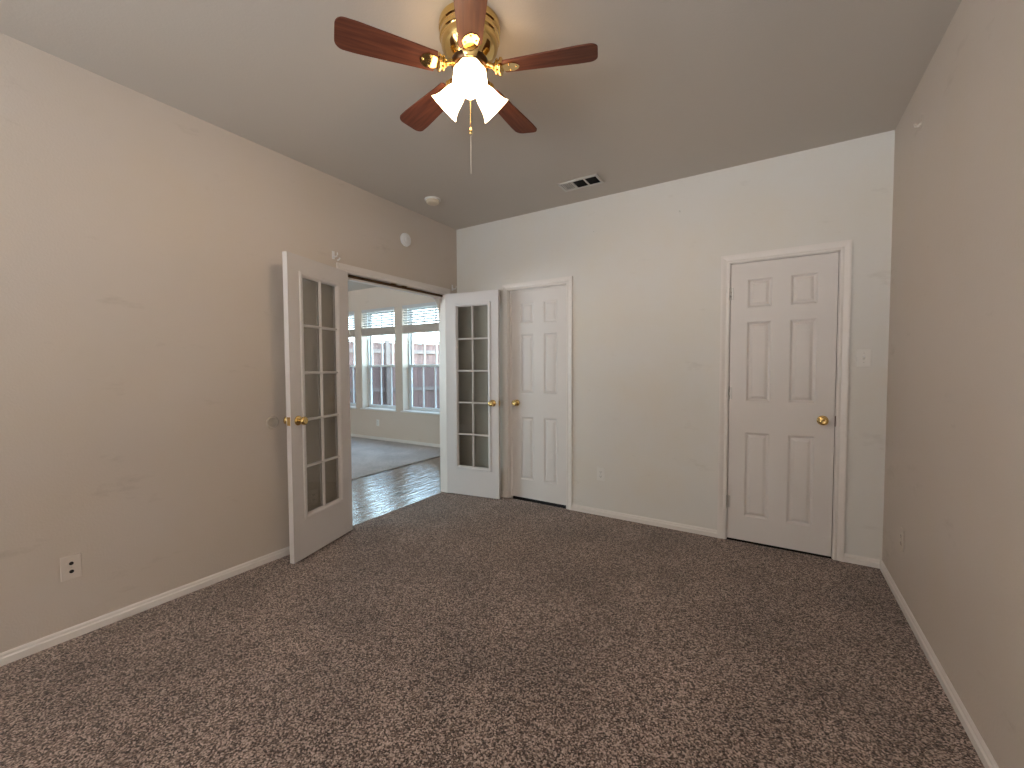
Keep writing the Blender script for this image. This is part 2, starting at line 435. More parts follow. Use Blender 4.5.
CW = 0.057  # casing width
baseboard('baseboard_left', (0, YR), (0, OPN - CW - 0.005), (1, 0), 'white baseboard along the left wall below the wall outlet')
baseboard('baseboard_left_corner', (0, OPF + CW + 0.005), (0, 0), (1, 0), 'short white baseboard hidden behind the far french door leaf')
baseboard('baseboard_back_corner', (BT, 0), (CX0 - CW, 0), (0, -1), 'short white baseboard left of the narrow door')
baseboard('baseboard_back', (CX1 + CW, 0), (RX0 - CW, 0), (0, -1), 'white baseboard between the two six-panel doors')
baseboard('baseboard_back_right', (RX1 + CW + 0.004, 0), (W - BT, 0), (0, -1), 'short white baseboard right of the wide six-panel door')
baseboard('baseboard_right', (W, 0), (W, YR), (-1, 0), 'white baseboard along the right wall')
baseboard('baseboard_rear', (BT, YR), (W - BT, YR), (0, 1), 'white baseboard behind the camera')
baseboard('baseboard_far', (XL, YW), (-LT, YW), (0, -1), 'white baseboard under the far room windows')


# ---- door casings with jambs
def casing(name, axis, o0, o1, head, face, sgn, depth, label, zb=0.0, stop=None):
    """flat-backed colonial casing round an opening o0..o1 (inner edges); face = wall plane, sgn = side it stands out to"""
    prof = [(0.0, 0.0), (0.0, 0.011), (0.008, 0.012), (0.020, 0.009), (0.036, 0.013), (0.050, 0.017), (CW, 0.017), (CW, 0.0)]  # (distance from the opening, thickness)
    mb = MB()
    def pt(a, z, d):
        return Vector((face + sgn * d, a, z)) if axis == 'x' else Vector((a, face + sgn * d, z))
    rev = 0.005
    rings = []
    for (a_fn, z_fn) in ((lambda w: o0 - rev - w, lambda w: zb), (lambda w: o0 - rev - w, lambda w: head + rev + w),
                         (lambda w: o1 + rev + w, lambda w: head + rev + w), (lambda w: o1 + rev + w, lambda w: zb)):
        rings.append([mb.bm.verts.new(pt(a_fn(w), z_fn(w), d)) for w, d in prof])
    for A, B in zip(rings[:-1], rings[1:]):
        for i in range(len(A)):
            j = (i + 1) % len(A); mb.bm.faces.new((A[i], A[j], B[j], B[i]))
    mb.bm.faces.new(rings[0]); mb.bm.faces.new(rings[-1][::-1])
    o = struct(mb.build(name, M['trim'], ang=18), label, 'door trim')
    jb = MB()
    lo, hi = sorted((face, face - sgn * depth))
    for a, b_, z0, z1 in ((o0 - JT, o0, zb, head), (o1, o1 + JT, zb, head), (o0 - JT, o1 + JT, head, head + JT)):
        if axis == 'x': jb.box(lo, hi, a, b_, z0, z1)
        else: jb.box(a, b_, lo, hi, z0, z1)
    jb.build('jamb', M['trim'], o, smooth=False)
    if stop:
        s0, s1 = stop
        sb = MB()
        p, q = sorted((face - sgn * s0, face - sgn * s1))
        for a, b_, z0, z1 in ((o0, o0 + 0.011, zb, head - 0.011), (o1 - 0.011, o1, zb, head - 0.011), (o0, o1, head - 0.011, head)):
            if axis == 'x': sb.box(p, q, a, b_, z0, z1)
            else: sb.box(a, b_, p, q, z0, z1)
        sb.build('stop_molding', M['trim'], o, smooth=False)
    return o


tr = casing('trim_1', 'x', OPN, OPF, OPH, 0.0, 1, LT, 'white casing and jamb around the open french doors')
MB().box(-LT, -0.040, OPN, OPF, OPH - 0.035, OPH).build('head_stop', M['trim'], tr, smooth=False)
MB().box(-0.040, -0.034, OPN, OPF, OPH - 0.022, OPH).build('head_dark_strip', M['dark_brass'], tr, smooth=False)  # thin dark strip along the front of the head stop
# rounded drywall corners on the hall side of the opening
ar = MB()
R0 = 0.20
for yy, sg in ((OPF, -1), (OPN, 1)):
    pts = [(yy, OPH - 0.035)]
    for k in range(9):
        a = PI / 2 * k / 8
        pts.append((yy + sg * R0 * (1 - math.cos(a)) * 0.60, OPH - 0.035 - R0 * (1 - math.sin(a))))
    ar.poly_prism(pts, 0, -LT, -LT + 0.012)
ar.build('rounded_corner', M['trim'], tr, smooth=False)
# ball-catch strike plates under the head
for yy in (-0.86, -0.73): MB().box(-0.032, -0.004, yy - 0.03, yy + 0.03, OPH - 0.002, OPH - 0.0002).build('strike_plate', M['brass'], tr, smooth=False)
casing('trim_2', 'y', CX0, CX1, DH + 0.003, 0.0, -1, 0.10, 'white casing around the narrow six-panel door', stop=(0.030, 0.042))
t3 = casing('trim_3', 'y', RX0 - 0.004, RX1 + 0.004, DH + 0.004, 0.0, -1, 0.10, 'white casing around the wide six-panel door at right', stop=(0.04, 0.052))
MB().box(RX1 + 0.0005, RX1 + 0.0055, -0.003, 0.020, 0.895, 0.965).build('strike_plate', M['dark_brass'], t3, smooth=False)


# ------------------------------------------------------------------ six-panel doors
def panel_door(name, x0, x1, y_face, thick, label):
    w = x1 - x0; z0, z1 = 0.014, DH
    st = 0.108; ml = 0.112
    pw = (w - 2 * st - ml) / 2
    xs = [(x0 + st, x0 + st + pw), (x0 + st + pw + ml, x1 - st)]
    zs = [(0.195, 0.815), (1.046, 1.620), (1.722, 1.925)]
    mb = MB()
    for yf, sg in ((y_face, 1), (y_face + thick, -1)):     # both faces; sg points into the slab
        X = sorted({x0, x1, *[v for p in xs for v in p]}); Z = sorted({z0, z1, *[v for p in zs for v in p]})
        grid = {(i, k): mb.bm.verts.new((X[i], yf, Z[k])) for i in range(len(X)) for k in range(len(Z))}
        for i in range(len(X) - 1):
            for k in range(len(Z) - 1):
                q = [grid[i, k], grid[i + 1, k], grid[i + 1, k + 1], grid[i, k + 1]]
                if any(abs(X[i] - a) < 1e-6 for a, b in xs) and any(abs(Z[k] - a) < 1e-6 for a, b in zs):
                    prev = q
                    a, b, c, d = X[i], X[i + 1], Z[k], Z[k + 1]
                    for ins, dep in ((0.004, 0.003), (0.013, 0.0085), (0.019, 0.009), (0.036, 0.002), (0.038, 0.0018)):
                        nv = [mb.bm.verts.new((px, yf + sg * dep, pz)) for px, pz in ((a + ins, c + ins), (b - ins, c + ins), (b - ins, d - ins), (a + ins, d - ins))]
                        for e in range(4): mb.bm.faces.new((prev[e], prev[(e + 1) % 4], nv[(e + 1) % 4], nv[e]))
                        prev = nv
                    mb.bm.faces.new(prev)
                else:
                    mb.bm.faces.new(q)
    for a, b, c, d in ((x0, x0, z0, z1), (x1, x1, z0, z1)):
        v = [mb.bm.verts.new(p) for p in ((a, y_face, z0), (a, y_face, z1), (a, y_face + thick, z1), (a, y_face + thick, z0))]
        mb.bm.faces.new(v)
    for z in (z0, z1):
        v = [mb.bm.verts.new(p) for p in ((x0, y_face, z), (x1, y_face, z), (x1, y_face + thick, z), (x0, y_face + thick, z))]
        mb.bm.faces.new(v)
    bmesh.ops.remove_doubles(mb.bm, verts=mb.bm.verts[:], dist=1e-5)
    return struct(mb.build(name, M['door'], ang=12), label, 'door')


KNOB = [(0.0, 0.0), (0.031, 0.0), (0.033, 0.003), (0.031, 0.008), (0.022, 0.012), (0.013, 0.015), (0.0115, 0.024), (0.0135, 0.030),
        (0.020, 0.034), (0.0265, 0.041), (0.0285, 0.049), (0.0270, 0.057), (0.0215, 0.0625), (0.012, 0.0645), (0.010, 0.0635), (0.0, 0.0635)]


def knob(parent, mat, name='knob', scale=1.0):
    k = MB().lathe([(r * scale, z * scale) for r, z in KNOB[5:]], 28, mat).build(name, M['brass'], parent, ang=60)
    MB().lathe([(r * scale, z * scale) for r, z in KNOB[:6]], 28, mat).build('rose', M['brass'], k, ang=60)
    return k


def hinge(parent, mat, mat_=None):
    mb = MB()
    mb.lathe([(0, -0.052), (0.003, -0.050), (0.004, -0.046), (0.0062, -0.045), (0.0062, -0.016), (0.0056, -0.0155), (0.0062, -0.015), (0.0062, 0.015),
              (0.0056, 0.0155), (0.0062, 0.016), (0.0062, 0.045), (0.004, 0.046), (0.003, 0.050), (0, 0.052)], 12, mat)
    mb.box(-0.020, 0.020, 0.003, 0.005, -0.044, 0.044, mat)
    mb.build('hinge', mat_ or M['steel'], parent, ang=50)


d1 = panel_door('door_1', RX0, RX1, 0.002, 0.035, 'white six-panel door at right near the light switch, brass knob on its right')
knob(d1, Tm((RX1 - 0.064, 0.002, 0.932), (PI / 2, 0, 0)))
for z in (1.83, 1.10, 0.29): hinge(d1, Tm((RX0 - 0.002, -0.005, z)))
d2 = panel_door('door_2', CX0 + 0.003, CX1 - 0.003, 0.043, 0.035, 'narrow white six-panel door in the middle of the back wall, brass knob on its left')
knob(d2, Tm((CX0 + 0.066, 0.043, 0.950), (PI / 2, 0, 0)))


# ------------------------------------------------------------------ french door leaves
def french_leaf(name, loc, deg, side, label, ww=0.605):
    """local x runs from the hinge to the free edge, visible face at y = 0, slab thickens towards side"""
    T = 0.035 * side
    y0, y1 = sorted((0.0, T))
    z0, z1 = 0.014, DH
    a, b, c, d = 0.108, 0.502, 0.278, 1.936      # hole for the lite
    mb = MB()
    X = [0, a, b, ww]; Z = [z0, c, d, z1]
    for yf in (y0, y1):
        g = {(i, k): mb.bm.verts.new((X[i], yf, Z[k])) for i in range(4) for k in range(4)}
        for i in range(3):
            for k in range(3):
                if (i, k) != (1, 1): mb.bm.faces.new((g[i, k], g[i + 1, k], g[i + 1, k + 1], g[i, k + 1]))
    def strip(pts):
        for p, q in zip(pts, pts[1:] + pts[:1]):
            mb.bm.faces.new([mb.bm.verts.new(v) for v in ((p[0], y0, p[1]), (q[0], y0, q[1]), (q[0], y1, q[1]), (p[0], y1, p[1]))])
    strip([(0, z0), (ww, z0), (ww, z1), (0, z1)]); strip([(a, c), (b, c), (b, d), (a, d)])
    bmesh.ops.remove_doubles(mb.bm, verts=mb.bm.verts[:], dist=1e-5)
    o = struct(mb.build(name, M['french'], smooth=False), label, 'french door')
    o.location = loc; o.rotation_euler = (0, 0, math.radians(deg))
    # lite frame moulding, both faces
    fr = MB()
    A, B, C, D = a - 0.006, b + 0.006, c - 0.006, d + 0.006
    prof = [(0.0, 0.0), (0.003, 0.008), (0.014, 0.010), (0.026, 0.006), (0.034, -0.006), (0.036, -0.0145), (0.004, -0.0145), (0.004, 0.0)]
    for yf, sg in ((y0, -1), (y1, 1)):
        rings = []
        for cx, cz, sx, sz in ((A, C, 1, 1), (B, C, -1, 1), (B, D, -1, -1), (A, D, 1, -1)):
            rings.append([fr.bm.verts.new((cx + sx * w_, yf + sg * h_, cz + sz * w_)) for w_, h_ in prof])
        for q in range(4):
            P, Q = rings[q], rings[(q + 1) % 4]
            for i in range(len(P)):
                j = (i + 1) % len(P); fr.bm.faces.new((P[i], P[j], Q[j], Q[i]))
    lf = fr.build('lite_frame', M['french'], o, ang=20)
    ym = (y0 + y1) / 2
    mu = MB()
    ga, gb, gc, gd = a + 0.030, b - 0.030, c + 0.030, d - 0.030
    mid = (ga + gb) / 2
    hs = 0.0095
    for sg in (-1, 1):
        yb = ym + sg * 0.004; yt = ym + sg * 0.0185
        def bar(vert, q, lo, hi):
            sec = [(-hs, yb), (hs, yb), (hs * 0.9, ym + sg * 0.009), (hs * 0.45, yt), (-hs * 0.45, yt), (-hs * 0.9, ym + sg * 0.009)]
            if vert: mu.poly_prism([(q + s_, y_) for s_, y_ in sec], 2, lo, hi)
            else:
                P = [mu.bm.verts.new((lo, y_, q + s_)) for s_, y_ in sec]; Q = [mu.bm.verts.new((hi, y_, q + s_)) for s_, y_ in sec]
                mu.bm.faces.new(P); mu.bm.faces.new(Q[::-1])
                for i in range(6): mu.bm.faces.new((P[i], Q[i], Q[(i + 1) % 6], P[(i + 1) % 6]))
        bar(True, mid, gc - 0.004, gd + 0.004)
        for r in range(1, 5): bar(False, gc + (gd - gc) * r / 5, ga - 0.004, gb + 0.004)
    mu.build('muntin_grid', M['french'], lf, ang=25)
    MB().box(a + 0.001, b - 0.001, ym - 0.002, ym + 0.002, c + 0.001, d - 0.001).build('glass_panes', M['glass'], o, smooth=False)
    # knobs on both faces and the latch
    knob(o, Tm((ww - 0.060, y0, 0.952), (PI / 2, 0, 0)))
    knob(o, Tm((ww - 0.060, y1, 0.952), (-PI / 2, 0, 0)))
    MB().box(ww - 0.002, ww + 0.0015, ym - 0.012, ym + 0.012, 0.925, 0.980).build('latch_plate', M['brass'], o, smooth=False)
    for z in (0.25, 1.03, 1.82):
        hinge(o, Tm((-0.006, y1 if side > 0 else y0, z), (0, 0, PI if side > 0 else 0)), M['trim'])
    return o


french_leaf('door_3', (0.037, -1.373, 0), -73.5, -1, 'near french door leaf of ten panes folded back against the left wall')
french_leaf('door_4', (0.023, -0.214, 0), 8.55, 1, 'far french door leaf of ten panes standing open in the corner beside the narrow door', 0.590)


# ------------------------------------------------------------------ far windows, blinds, fence
def sash(parent, name, x0, x1, z0, z1, y, gl, cols, st=0.045, yd=0.03):
    mb = MB()
    mb.box(x0, x0 + st, y, y + yd, z0, z1); mb.box(x1 - st, x1, y, y + yd, z0, z1)
    mb.box(x0 + st, x1 - st, y, y + yd, z0, z0 + st); mb.box(x0 + st, x1 - st, y, y + yd, z1 - st, z1)
    o = mb.build(name, M['vinyl'], parent, smooth=False, bevel=0.003)
    mu = MB()
    for k in range(1, cols):
        xx = x0 + st + (x1 - x0 - 2 * st) * k / cols
        mu.box(xx - 0.011, xx + 0.011, y + 0.006, y + yd - 0.006, z0 + st, z1 - st)
    mu.build('muntin', M['vinyl'], o, smooth=False)
    MB().box(x0 + st - 0.005, x1 - st + 0.005, y + yd / 2 - 0.002, y + yd / 2 + 0.002, z0 + st - 0.005, z1 - st + 0.005).build('pane', gl, o, smooth=False)
    return o


WLAB = ['white vinyl window of the far room hidden left of the others', 'leftmost far window, only a sliver beside the near french door',
        'far window in the middle with the outlet under it', 'far window nearest the far french door jamb']
BLAB = ['raised white blind on the far window out of sight', 'raised white blind on the far window that shows only a sliver',
        'raised white blind on the middle far window', 'raised white blind on the far window nearest the right jamb']
for i, (a, b) in enumerate(FARWIN):
    y0 = YW + 0.14
    mb = MB()
    f = 0.025
    wa_, wb_, y1 = a, b + 0.06, y0 + 0.075
    mb.box(wa_, wa_ + f, y0, y1, FZ0, FZ1); mb.box(wb_ - f, wb_, y0, y1, FZ0, FZ1)
    mb.box(wa_ + f, wb_ - f, y0, y1, FZ0, FZ0 + f); mb.box(wa_ + f, wb_ - f, y0, y1, FZ1 - f, FZ1)
    w = struct(mb.build('window_%d' % (i + 1), M['vinyl'], smooth=False, bevel=0.003), WLAB[i], 'window')
    zm = 1.335
    sash(w, 'upper_sash', wa_ + f, wb_ - f, zm - 0.02, FZ1 - f, y0 + 0.040, M['window_glass'], 3, 0.035)
    sash(w, 'lower_sash', wa_ + f, wb_ - f, FZ0 + f, zm + 0.025, y0 + 0.006, M['screen_glass'], 3, 0.035)
    mb = MB(); mb.box(a - 0.03, b + 0.03, YW - 0.035, YW + 0.001, FZ0 - 0.022, FZ0); mb.box(a, b, YW, y0, FZ0 - 0.002, FZ0 + 0.004)
    mb.build('sill', M['trim'], w, smooth=False, bevel=0.003)
    if i == 0: continue          # the photo shows nothing of the fourth blind
    # blind
    bl = empty('window_blind', ((a + b) / 2, YW + 0.03, FZ1))
    tag(bl, BLAB[i], 'blind', 'raised blinds of the far windows')
    hw = (b - a) / 2 - 0.012
    MB().box(-hw, hw, -0.027, 0.022, -0.055, -0.001).build('headrail', M['blind'], bl, smooth=False, bevel=0.003)
    sl = MB()
    k = 0; z = -0.085
    while z > -0.33:
        sl.box(-hw, hw, -0.025, 0.025, -0.0015, 0.0015, Tm((0, 0, z), (math.radians(-25), 0, 0))); z -= 0.043
    sl.build('slats', M['blind'], bl, smooth=False)
    st = MB()
    for q in range(13): st.box(-hw, hw, -0.025 + 0.001 * (q % 2), 0.025, -0.455 + q * 0.0095, -0.455 + q * 0.0095 + 0.006)
    st.build('slat_stack', M['stack'], bl, smooth=False)
    MB().box(-hw, hw, -0.026, 0.026, -0.480, -0.459).build('bottom_rail', M['stack'], bl, smooth=False, bevel=0.003)
    for xx in (-hw + 0.11, hw - 0.11): MB().tube([(xx, -0.0265, -0.055), (xx, -0.0265, -0.46)], 0.0016, 6).build('ladder_cord', M['cord'], bl)

# made-up windows in two unseen far-room walls, added to brighten that room
for i, (a, b, c, d) in enumerate(FILL_SIDEWIN):
    mb = MB()
    for p, q, r, t in ((a, a + 0.05, c, d), (b - 0.05, b, c, d), (a, b, c, c + 0.05), (a, b, d - 0.05, d), ((a + b) / 2 - 0.03, (a + b) / 2 + 0.03, c, d)):
        mb.box(XL - 0.09, XL - 0.03, p, q, r, t)
    w = struct(mb.build('window_%d' % (6 + i), M['vinyl'], smooth=False), 'unseen wide side window added to brighten the far room', 'window')
    MB().box(XL - 0.062, XL - 0.058, a + 0.04, b - 0.04, c + 0.04, d - 0.04).build('pane', M['window_glass'], w, smooth=False)

a, b, c, d = FILL_REARWIN
mb = MB()
for p, q, r, t in ((a, a + 0.05, c, d), (b - 0.05, b, c, d), (a, b, c, c + 0.05), (a, b, d - 0.05, d), ((a + b) / 2 - 0.03, (a + b) / 2 + 0.03, c, d)):
    mb.box(p, q, YL - 0.09, YL - 0.03, r, t)
w = struct(mb.build('window_7', M['vinyl'], smooth=False), 'unseen wide rear window added to brighten the far room', 'window')
MB().box(a + 0.04, b - 0.04, YL - 0.062, YL - 0.058, c + 0.04, d - 0.04).build('pane', M['window_glass'], w, smooth=False)

# rear window, behind the camera
x0, x1, z0, z1 = REAR_WIN
mb = MB()
ry0, ry1 = YR - 0.12, YR - 0.04
mb.box(x0, x0 + 0.04, ry0, ry1, z0, z1); mb.box(x1 - 0.04, x1, ry0, ry1, z0, z1); mb.box(x0, x1, ry0, ry1, z0, z0 + 0.04); mb.box(x0, x1, ry0, ry1, z1 - 0.04, z1)
mb.box((x0 + x1) / 2 - 0.03, (x0 + x1) / 2 + 0.03, ry0, ry1, z0, z1)
w = struct(mb.build('window_5', M['vinyl'], smooth=False), 'wide window behind the camera that lights the room', 'window')
MB().box(x0 + 0.03, x1 - 0.03, ry0 + 0.03, ry0 + 0.034, z0 + 0.03, z1 - 0.03).build('pane', M['window_glass'], w, smooth=False)

# fence outside the far windows
f0, f1 = Vector((-6.3, 0.75, 0)), Vector((-2.9, 8.94, 0))
fd = (f1 - f0); FL = fd.length
fe = empty('wooden_fence', (f0.x, f0.y, -0.15), (0, 0, math.atan2(fd.y, fd.x)))
tag(fe, 'reddish brown board fence outside the far windows', 'fence')
mb = MB(); x = 0.0
while x < FL:
    bw = 0.138 + random.uniform(-0.004, 0.004); dz = random.uniform(-0.012, 0.012)
    mb.box(x, x + bw, 0.0, 0.018, 0.03, 2.07 + dz); x += bw + 0.005
mb.build('boards', M['fence'], fe, smooth=False)
for z in (0.30, 0.93, 1.86): MB().box(0, FL, -0.04, -0.001, z - 0.045, z + 0.045).build('rail', M['rail'], fe, smooth=False)
MB().box(-0.02, FL, -0.05, 0.05, 2.085, 2.12).build('cap_board', M['rail'], fe, smooth=False)
x = 0.6
while x < FL:
    MB().box(x, x + 0.09, -0.131, -0.041, 0.0, 2.08).build('post', M['rail'], fe, smooth=False); x += 2.4


# ------------------------------------------------------------------ ceiling fan
FX, FY = 1.735, -2.02
fan = empty('ceiling_fan', (FX, FY, H))
tag(fan, 'brass flush-mount ceiling fan with dark red-brown blades and three lit glass shades', 'ceiling fan')
MB().lathe([(r_ * 0.86, z_) for r_, z_ in [(0.0, -0.0005), (0.150, -0.0005), (0.153, -0.012), (0.151, -0.030), (0.144, -0.034), (0.143, -0.042), (0.149, -0.047), (0.148, -0.062), (0.141, -0.066),
            (0.139, -0.074), (0.142, -0.080), (0.138, -0.096), (0.127, -0.116), (0.110, -0.134), (0.094, -0.146), (0.090, -0.152), (0.0, -0.152)]], 64).build('motor_housing', M['brass'], fan, ang=50)
MB().lathe([(0.0, -0.150), (0.078, -0.150), (0.080, -0.156), (0.080, -0.170), (0.074, -0.178), (0.0, -0.178)], 48).build('flywheel', M['dark_brass'], fan, ang=50)
MB().lathe([(0.0, -0.176), (0.052, -0.176), (0.058, -0.184), (0.060, -0.198), (0.058, -0.208), (0.062, -0.213), (0.060, -0.220), (0.046, -0.232), (0.024, -0.240),
            (0.012, -0.246), (0.010, -0.262), (0.0, -0.268)], 48).build('switch_housing', M['brass'], fan, ang=50)
PH = 20.0
BZ = -0.190


def blade_outline():
    pts = []
    r0, r1 = 0.150, 0.535
    def hwid(t): return 0.046 + 0.020 * min(1, t * 1.15)
    n = 16
    top = []
    for i in range(n + 1):
        t = i / n; top.append((r0 + (r1 - 0.035 - r0) * t, hwid(t)))
    tip = []
    hw = hwid(1); rc = 0.035
    for k in range(1, 9):
        a = PI / 2 * k / 8; tip.append((r1 - rc + rc * math.sin(a), hw - rc * (1 - math.cos(a))))
    half = [(r0 - 0.006, hwid(0) * 0.55), (r0 - 0.002, hwid(0) * 0.85)] + top + tip
    return half + [(x_, -y_) for x_, y_ in half[::-1]]


OUT = blade_outline()


def make_blade(first):
    mb = MB()
    pitch = Tm((0, 0, 0), (math.radians(11), 0, 0))
    mb.poly_prism(OUT, 2, -0.003, 0.003, pitch)
    bl = mb.build('blade', M['blade'], None, ang=40)
    br = MB()
    # arm from the flywheel, ringed boss on the arm, then a tongue screwed under the blade
    ax = Tm((0.108, 0, 0.004), (0, PI / 2 + 0.12, 0))
    br.tube([(0.070, 0, 0.022), (0.090, 0, 0.012), (0.108, 0, 0.004)], [0.012, 0.011, 0.011], 12)
    br.lathe([(0.0, -0.004), (0.014, -0.004), (0.017, 0.000), (0.018, 0.004), (0.024, 0.005), (0.029, 0.008), (0.030, 0.012), (0.026, 0.015), (0.022, 0.016), (0.022, 0.019),
              (0.028, 0.021), (0.033, 0.025), (0.034, 0.030), (0.029, 0.034), (0.016, 0.037), (0.0, 0.037)], 28, ax)
    br.poly_prism([(0.135, -0.012), (0.150, -0.026), (0.185, -0.034), (0.205, -0.022), (0.215, 0.0), (0.205, 0.022), (0.185, 0.034), (0.150, 0.026), (0.135, 0.012)], 2, -0.0065, -0.0031, pitch)
    for px, py in ((0.175, -0.022), (0.175, 0.022), (0.203, 0.0)):
        br.lathe([(0.0, -0.0095), (0.003, -0.009), (0.005, -0.0064), (0.0, -0.006)], 12, pitch @ Tm((px, py, 0)))
    bi = br.build('blade_iron', M['brass'], bl, ang=50)
    return bl, bi


bl0, bi0 = make_blade(True)
for k in range(5):
    if k == 0: b_ = bl0
    else:
        b_ = bl0.copy(); col.objects.link(b_)
        c_ = bi0.copy(); col.objects.link(c_); c_.parent = b_
    b_.parent = fan; b_.location = (0, 0, BZ); b_.rotation_euler = (0, 0, math.radians(PH + 72 * k))

SH = [(0.023, 0.0), (0.027, 0.010), (0.036, 0.024), (0.043, 0.042), (0.047, 0.062), (0.051, 0.084), (0.058, 0.104), (0.068, 0.120)]
SHP = SH + [(r - 0.003, z) for r, z in SH[::-1]]


def make_lamp():
    h = MB().lathe([(0.0, -0.030), (0.016, -0.030), (0.017, -0.006), (0.026, -0.002), (0.0275, 0.012), (0.024, 0.013), (0.0, 0.006)], 24).build('socket_cup', M['brass'], None, ang=50)
    s = MB().lathe(SHP, 36, None, lambda k, a: 0.035 * math.cos(9 * a) * max(0, (SHP[k][1] - 0.05) / 0.07)).build('glass_shade', M['shade'], h, ang=80)
    b = MB().lathe([(0.0, 0.006), (0.012, 0.008), (0.013, 0.030), (0.022, 0.050), (0.026, 0.062), (0.023, 0.074), (0.012, 0.083), (0.0, 0.086)], 16).build('bulb', M['bulb'], h, ang=80)
    return h, s, b


h0, s0, b0 = make_lamp()
for k in range(3):
    az = math.radians(307 + 120 * k)
    if k == 0: h_ = h0
    else:
        h_ = h0.copy(); col.objects.link(h_)
        for q in (s0, b0):
            c_ = q.copy(); col.objects.link(c_); c_.parent = h_
    h_.parent = fan
    tilt = math.radians(128)    # from straight up: outwards and down
    h_.location = (0.040 * math.cos(az), 0.040 * math.sin(az), -0.236)
    h_.rotation_euler = (0, tilt, az)

pc = MB()
z = -0.266
while z > -0.425:
    pc.lathe([(0, -0.0022), (0.0019, -0.0008), (0.0019, 0.0008), (0, 0.0022)], 8, Tm((0.004, -0.004, z))); z -= 0.0044
ch = pc.build('pull_chain', M['brass'], fan)
MB().lathe([(0.0, -0.425), (0.003, -0.427), (0.0065, -0.440), (0.007, -0.452), (0.004, -0.456), (0.0, -0.457)], 16, Tm((0.004, -0.004, 0))).build('chain_bell', M['brass'], ch, ang=60)
MB().tube([(0.004, -0.004, -0.456), (0.004, -0.004, -0.62)], 0.0012, 6).build('pull_cord', M['cord'], ch)


# ------------------------------------------------------------------ ceiling vent, detectors
vt = empty('ceiling_vent', (1.545, -0.352, H))
tag(vt, 'beige metal air register with three louvre sections in the ceiling', 'air vent')
vx, vy = 0.165, 0.082
mb = MB()
for a, b, c, d in ((-vx, vx, -vy, -vy + 0.022), (-vx, vx, vy - 0.022, vy), (-vx, -vx + 0.022, -vy, vy), (vx - 0.022, vx, -vy, vy)):
    mb.box(a, b, c, d, -0.010, -0.001)
mb.build('frame', M['vent'], vt, smooth=False, bevel=0.003)
MB().box(-vx + 0.01, vx - 0.01, -vy + 0.01, vy - 0.01, -0.0012, -0.0004).build('duct_shade_sheet', M['black'], vt, smooth=False)  # black sheet under the ceiling paints the darkness of the duct
for xx in (-0.050, 0.050): MB().box(xx - 0.006, xx + 0.006, -vy + 0.02, vy - 0.02, -0.010, -0.001).build('divider', M['vent'], vt, smooth=False)
for c, kind in ((-0.100, 0), (0.0, 1), (0.100, 1)):
    lv = MB()
    if kind == 0:
        for q in range(7): lv.box(-0.0075, 0.0075, -vy + 0.022, vy - 0.022, -0.0005, 0.0005, Tm((c - 0.036 + q * 0.012, 0, -0.006), (0, math.radians(24), 0)))
    else:
        for q in range(9): lv.box(c - 0.042, c + 0.042, -0.0045, 0.0045, -0.0005, 0.0005, Tm((0, -0.052 + q * 0.013, -0.006), (math.radians(62), 0, 0)))
    lv.build('louver', M['vent'] if kind == 0 else M['black'], vt, smooth=False)  # two sections blackened, shade between their louvres put into the colour

sd = empty('smoke_detector', (0.342, -0.735, H))
tag(sd, 'round cream smoke detector on the ceiling near the corner', 'smoke detector')
MB().lathe([(0.0, -0.001), (0.068, -0.001), (0.070, -0.006), (0.068, -0.012), (0.058, -0.014), (0.0, -0.014)], 40).build('base', M['plastic'], sd, ang=40)
MB().lathe([(0.0, -0.013), (0.055, -0.013), (0.056, -0.022), (0.053, -0.034), (0.044, -0.040), (0.030, -0.042), (0.0, -0.042)], 40).build('cover', M['almond'], sd, ang=40)
rm = Tm((0, 0, 0), (0, PI / 2, 0))
wa = empty('wall_alarm', (0, -0.733, 2.459))
tag(wa, 'round white alarm disc high on the left wall above the french doors', 'alarm')
MB().lathe([(0.0, 0.001), (0.058, 0.001), (0.060, 0.006), (0.058, 0.018), (0.052, 0.024), (0.044, 0.026), (0.0, 0.026)], 40, rm).build('body', M['bright_plastic'], wa, ang=40)
MB().lathe([(0.0, 0.0255), (0.022, 0.0255), (0.024, 0.030), (0.020, 0.032), (0.0, 0.032)], 32, rm).build('grille', M['bright_plastic'], wa, ang=40)


# ------------------------------------------------------------------ outlets, switch, stops, hooks
def outlet(loc, rotz, label, mat, two_holes=False):
    """local plate in the xz plane facing -y"""
    o = empty('wall_outlet', loc, (0, 0, rotz))
    tag(o, label, 'outlet', 'wall outlets')
    MB().box(-0.036, 0.036, -0.006, -0.0005, -0.058, 0.058).build('cover_plate', mat, o, smooth=False, bevel=0.003)
    for z in (-0.0195, 0.0195):
        pts = []
        for k in range(20):
            a = 2 * PI * k / 20
            pts.append((0.0165 * math.cos(a), z + max(-0.0135, min(0.0135, 0.0165 * math.sin(a)))))
        rc = MB().poly_prism(pts, 1, -0.0085, -0.005).build('receptacle', mat, o, smooth=False)
        s = MB()
        if two_holes: s.lathe([(0, 0.0084), (0.0085, 0.0084), (0.0085, 0.0092), (0, 0.0092)], 16, Tm((0, 0, z), (PI / 2, 0, 0)))
        else:
            s.box(-0.0075, -0.0052, -0.0090, -0.0084, z - 0.003, z + 0.006); s.box(0.0052, 0.0075, -0.0090, -0.0084, z - 0.003, z + 0.005)
            s.lathe([(0, 0.0084), (0.0025, 0.0084), (0.0025, 0.009), (0, 0.009)], 10, Tm((0, 0, z - 0.008), (PI / 2, 0, 0)))
        s.build('slot', M['black'], rc, smooth=False)
    MB().lathe([(0, 0.006), (0.003, 0.006), (0.0025, 0.0075), (0, 0.008)], 12, Tm((0, 0, 0), (PI / 2, 0, 0))).build('screw', M['steel'], o)
    return o


